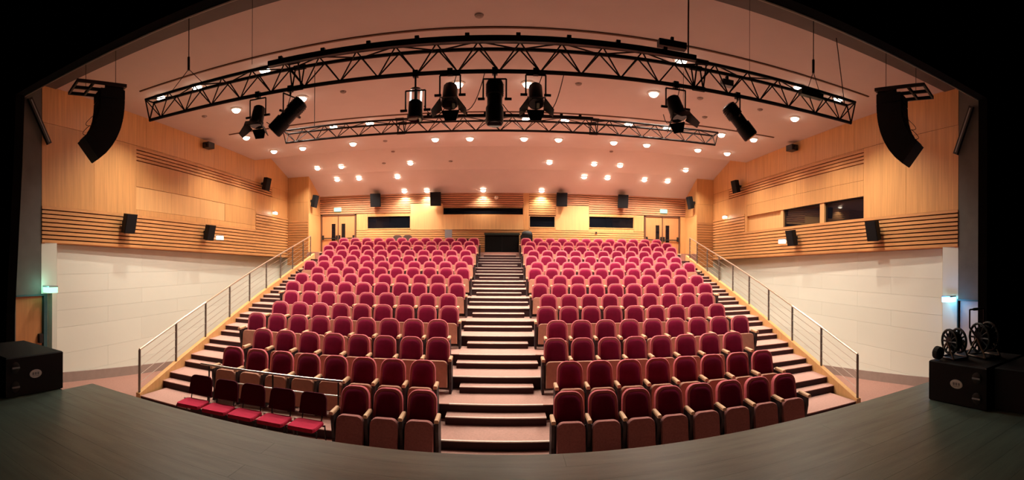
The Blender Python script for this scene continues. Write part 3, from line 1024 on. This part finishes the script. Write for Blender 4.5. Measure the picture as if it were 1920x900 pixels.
for s, y, z, lab in ((-1, 9.37, 4.06, 'black wall speaker on the left slatted band, nearer the stage'), (-1, 13.61, 4.0, 'black wall speaker on the left slatted band, beside a white sign'),
                     (-1, 18.3, 6.40, 'black wall speaker high on the left wall over the slat strip'), (1, 9.25, 3.94, 'black wall speaker on the right slatted band, nearer the stage'),
                     (1, 13.52, 3.91, 'black wall speaker on the right slatted band, beside a white sign'), (1, 18.15, 6.36, 'black wall speaker high on the right wall over the slat strip')):
    hi = z > 5
    wall_speaker(s * (wallX(y) - .14), y, z, math.radians(-90 if s > 0 else 90), .42, .56, .20, lab)
wall_speaker(-9.11, 21.0 + .55, 5.95, math.radians(90), .38, .62, .2, 'black speaker inside the left recess by the rear doors')
wall_speaker(9.33, 21.0 + .55, 5.98, math.radians(-90), .38, .62, .2, 'black speaker inside the right recess by the rear doors')
for x, lab in ((-6.1, 'leftmost black speaker on the back wall, under the ceiling'), (-3.1, 'black speaker on back wall at the left end of the long window'), (2.95, 'black speaker on back wall right of the centre windows'), (5.98, 'rightmost black speaker on the back wall, under the ceiling')):
    wall_speaker(x, YB - .13, 6.02, 0, .52, .66, .34, lab, 9)

# small black projectors under the ceiling on the side walls
for s, lab in ((-1, 'small black camera box at the top of the left wall'), (1, 'small black camera box at the top of the right wall')):
    y = 13.65
    t = thing('wall_camera', lab, 'camera', (s * (wallX(y) - .02), y, 7.12), 0, 'wall cameras')
    b = MB()
    b.box(*sorted((-s * .04, -s * .30)), -.2, .16, -.13, .07)
    b.build('body', M['blackmetal'], t)
    b = MB()
    b.tube((-s * .17, -.2, -.03), (-s * .17, -.26, -.05), .06, 10)
    b.build('lens', M['glass'], t)
    b = MB()
    b.box(*sorted((0, -s * .06)), -.05, .05, -.05, .12)
    b.build('bracket', M['grey'], t)

# ------------------------------------------------------------------ signs
def sign(name, loc, half, m, label, cat='sign', power=0, col=(1, 1, 1), group=None, off=(0, 0, 0)):
    t = thing(name, label, cat, loc, 0, group)
    hx, hy, hz = half
    MB().box(-hx * 1.05, hx * 1.05, -hy * 1.05, hy * 1.05, hz, hz + .03).build('housing', M['grey'], t)
    MB().box(-hx, hx, -hy, hy, -hz, hz).build('lit_panel', M[m], t)
    if power:
        l = bpy.data.lights.new('sign_glow', 'POINT')
        l.energy = power
        l.color = col
        l.shadow_soft_size = .08
        lo = bpy.data.objects.new('sign_glow', l)
        C.objects.link(lo)
        lo.parent = t
        lo.location = off
sign('exit_sign', (-8.22, YB - .06, 5.60), (.19, .03, .09), 'green', 'green lit exit sign above the left rear doors', 'sign', 1.5, (.3, 1, .6), 'rear exit signs', (0, -.12, -.05))
sign('exit_sign', (8.24, YB - .06, 5.60), (.19, .03, .09), 'green', 'green lit exit sign above the right rear doors', 'sign', 1.5, (.3, 1, .6), 'rear exit signs', (0, -.12, -.05))
sign('exit_sign', (-(wallX(14.6) - .08), 14.6, 3.83), (.03, .20, .07), 'whitesign', 'white lit exit sign on the left slatted band')
sign('exit_sign', ((wallX(14.45) - .08), 14.45, 3.79), (.03, .20, .07), 'whitesign', 'white lit exit sign on the right slatted band')
sign('emergency_lamp', (-(wallX(19.6) - .08), 19.6, 5.20), (.04, .16, .05), 'whitesign', 'small white emergency lamp on the left wall near the pier', 'light', 6, (1, .9, .7), None, (.12, 0, 0))
sign('emergency_lamp', ((wallX(19.7) - .08), 19.7, 5.12), (.04, .16, .05), 'whitesign', 'small white emergency lamp on the right wall near the pier', 'light', 6, (1, .9, .7), None, (-.12, 0, 0))
sign('exit_sign', (-9.40, 6.62, 2.26), (.13, .13, .07), 'green', 'pale green exit sign beside the left front door', 'sign', 5, (.3, 1, .72), None, (.14, -.25, .1))
sign('exit_sign', (9.40, 6.62, 2.14), (.12, .12, .06), 'cyan', 'glowing cyan blue exit sign by the right front door', 'sign', 16, (.10, .42, 1), None, (-.17, -.06, 0))

# ------------------------------------------------------------------ subwoofers, cable reels
def sub(x0, x1, y0, y1, label, s, badge=True):
    t = thing('subwoofer', label, 'loudspeaker', ((x0 + x1) / 2, (y0 + y1) / 2, 1.44), 0, 'subwoofers beside the stage front')
    T = Matrix.Translation(-Vector(t.location))
    z0, z1 = 1.44, 1.90
    b = MB(T)
    g_ = .012
    b.loft([[(x0 + k, y0 + k, z), (x1 - k, y0 + k, z), (x1 - k, y1 - k, z), (x0 + k, y1 - k, z)] for k, z in ((g_, z0), (0, z0 + g_), (0, z1 - g_), (g_, z1))])
    b.build('cabinet', M['speaker'], t)
    xf = x1 if s < 0 else x0
    q = -s
    n = Vector((q, 0, 0))
    for yy in (y0 + .12,):
        for zz in (z0 + .12, z0 + .34):
            MB(T).lathe([(0, .065), (.008, .06), (.014, .04)], (xf, yy, zz), n, 14).build('handle_cup', M['rubber'], t)
            MB(T).tube((xf + q * .02, yy - .05, zz), (xf + q * .02, yy + .05, zz), .011, 6).build('handle', M['grey'], t)
    if not badge:
        return
    yc = (y0 + y1) / 2
    e = MB(T)
    o = Vector((xf, yc, z0 + .24))
    e.loft([[o + n * d + Vector((0, math.cos(2 * math.pi * k / 18) * .085 * f, math.sin(2 * math.pi * k / 18) * .05 * f)) for k in range(18)] for d, f in ((0, 1), (.006, 1), (.008, .93))])
    lg = e.build('logo_plate', M['logo'], t)
    e = MB(T)
    for dy, w_ in ((-.035, .026), (.0, .026), (.035, .026)):
        e.box(*sorted((xf + q * .007, xf + q * .011)), yc + dy - w_ / 2, yc + dy + w_ / 2 - .004, z0 + .228, z0 + .258)
    e.box(*sorted((xf + q * .007, xf + q * .011)), yc - .045, yc + .045, z0 + .214, z0 + .219)
    e.build('logo_mark', M['grey'], lg)
sub(-5.45, -4.54, 2.62, 3.42, 'black subwoofer with round white badge on the left stage edge', -1)
sub(4.42, 5.30, 2.58, 3.36, 'black subwoofer with round white badge under the cable reels', 1)
sub(4.52, 5.4, 1.72, 2.54, 'black subwoofer lost in shadow at the far right', 1, False)

def reel(x, y, r, w_, label, handle=True, rz=0):
    t = thing('cable_reel', label, 'cable reel', (x, y, 1.90), rz, 'cable reels on the right subwoofer')
    c = Vector((0, 0, r + .06))
    for q in (-1, 1):
        o = c + Vector((0, q * w_ / 2, 0))
        b = MB()
        n = 20
        ro = [o + Vector((math.cos(2 * math.pi * k / n) * r, 0, math.sin(2 * math.pi * k / n) * r)) for k in range(n)]
        b.path(ro + [ro[0]], .016, 6)
        fl = b.build('flange', M['reel'], t)
        b = MB()
        for k in range(12):
            a = 2 * math.pi * k / 12
            b.tube(o, o + Vector((math.cos(a) * r, 0, math.sin(a) * r)), .012, 5)
        b.lathe([(0, r * .42), (.02, r * .42)], o - Vector((0, .01, 0)), (0, 1, 0), 14)
        b.build('spokes', M['reel'], fl)
    MB().lathe([(0, r * .78), (.03, r * .86), (w_ - .09, r * .86), (w_ - .06, r * .78)], c + Vector((0, -w_ / 2 + .03, 0)), (0, 1, 0), 18).build('wound_cable', M['rubber'], t, True)
    b = MB()
    for q in (-1, 1):
        yy = q * (w_ / 2 + .04)
        b.path([(-r * .9, yy, .012), (0, yy, r + .06), (r * .95, yy, .012), (-r * .9, yy, .012)], .012, 6)
    b.tube((-r * .9, -w_ / 2 - .04, .012), (-r * .9, w_ / 2 + .04, .012), .012, 6)
    b.tube((r * .95, -w_ / 2 - .04, .012), (r * .95, w_ / 2 + .04, .012), .012, 6)
    b.build('stand', M['post'], t)
    if handle:
        b = MB()
        z1 = 2 * r + .22
        b.path([(0, -w_ / 2 - .04, r + .06), (.13, -w_ / 2 - .04, 2 * r), (.13, -w_ / 2 - .04, z1), (.13, w_ / 2 + .04, z1), (.13, w_ / 2 + .04, 2 * r), (0, w_ / 2 + .04, r + .06)], .010, 6)
        b.build('carry_handle', M['blackmetal'], t)
        MB().tube((.13, -w_ / 2 + .02, z1), (.13, w_ / 2 - .02, z1), .017, 8).build('grip', M['rubber'], t)
reel(4.70, 3.20, .140, .14, 'smaller dark cable reel on the right subwoofer, nearer the hall', False, math.radians(75))
reel(4.98, 2.95, .172, .16, 'larger dark cable reel with tall carry handle on the subwoofer', True, math.radians(75))
o = MB().lathe([(0, .06), (.02, .075), (.08, .075), (.1, .05)], (4.50, 3.24, 1.977), (0, 1, .1), 14).build('plug_hub', M['rubber'])
tag(o, 'round black connector hub beside the smaller cable reel', 'connector')

# ------------------------------------------------------------------ things along the back wall
t = thing('control_cabinet', 'wide black cabinet at the top of the centre aisle', 'cabinet', (.09, 22.35, Z_REAR))
T = Matrix.Translation(-Vector(t.location))
MB(T).box(-.72, .90, 22.15, 22.7, Z_REAR, 4.24).build('carcass', M['blackmetal'], t)
MB(T).box(-.75, .93, 22.08, 22.72, 4.24, 4.33).build('top', mat('green_black_top', (.010, .022, .017), .4), t)
for x0, x1 in ((-.70, .08), (.10, .88)):
    MB(T).box(x0, x1, 22.13, 22.15, Z_REAR + .04, 4.2).build('door', M['black'], t)
t = thing('flight_case', 'black flight case with bagged top right of the aisle cabinet', 'case', (1.25, 22.1, Z_REAR))
T = Matrix.Translation(-Vector(t.location))
MB(T).box(.97, 1.52, 21.9, 22.4, Z_REAR, 4.22).build('body', M['blackmetal'], t)
b = MB(T)
b.lathe([(-.25, .05), (-.18, .13), (0, .16), (.18, .13), (.25, .05)], (1.27, 22.15, 4.28), (1, 0, 0), 12)
b.build('soft_cover', M['rubber'], t, True)
MB(T).tube((1.0, 21.88, 4.0), (1.06, 21.88, 4.0), .03, 8).build('catch', M['steel'], t)
for i, x in enumerate((-4.95, -4.45)):
    t = thing('office_chair', 'rounded dark brown chair back behind the back row, ' + ('left of the pair' if i == 0 else 'right of the pair'), 'chair', (x, 22.25, Z_REAR), 0, 'chairs behind the back row')
    b = slab_back(.44, .34, .14, 0, .05, .50)
    b.build('backrest', M['brown'], t, True)
    MB().box(-.22, .22, .02, .44, .42, .48).build('seat', M['brown'], t)
    MB().tube((0, .2, .05), (0, .2, .42), .03, 8).build('column', M['blackmetal'], t)
    b = MB()
    for k in range(5):
        a = 2 * math.pi * k / 5
        b.tube((0, .2, .06), (.24 * math.cos(a), .2 + .24 * math.sin(a), .02), .018, 6)
    b.build('base', M['blackmetal'], t)
t = thing('desk_monitor', 'small grey monitor standing behind the back row of the left block', 'monitor', (-2.46, 22.25, Z_REAR + .572))
MB().box(-.17, .17, -.02, .03, .12, .52).build('screen', M['grey'], t)
MB().box(-.02, .02, 0, .03, .0, .15).build('stem', M['blackmetal'], t)
MB().box(-.1, .1, -.06, .1, -.02, .0).build('foot', M['blackmetal'], t)
t = thing('control_desk', 'long dark control desk behind the back row, left of the aisle', 'desk', (-1.9, 22.3, Z_REAR))
MB().box(-.85, .85, -.25, .3, .50, .55).build('top', M['brown'], t)
for x in (-.8, .8):
    MB().box(x - .03, x + .03, -.2, .25, 0, .50).build('leg', M['blackmetal'], t)
for k in range(3):
    MB().box(-.2 + .33 * k, .05 + .33 * k, -.1, .2, .55, .66).build('mixer_unit', M['maroon'], t)
t = thing('wall_globe', 'small round cream globe lamp above the long rear window', 'lamp', (-.19, YB - .08, 6.05))
MB().lathe([(-.1, .01), (-.085, .055), (-.05, .09), (0, .105), (.05, .09), (.085, .055), (.1, .01)], (0, -.08, 0), (0, 0, 1), 14).build('globe', M['cream'], t, True)
MB().tube((0, -.02, 0), (0, .06, 0), .03, 8).build('mount', M['blackmetal'], t)
o = MB().box(-.04, .04, -.03, .02, -.05, .05).build('wall_socket', M['blackmetal'])
o.location = (4.72, YB - .02, 4.42)
tag(o, 'small dark wall box on the rear slats, right half', 'socket')
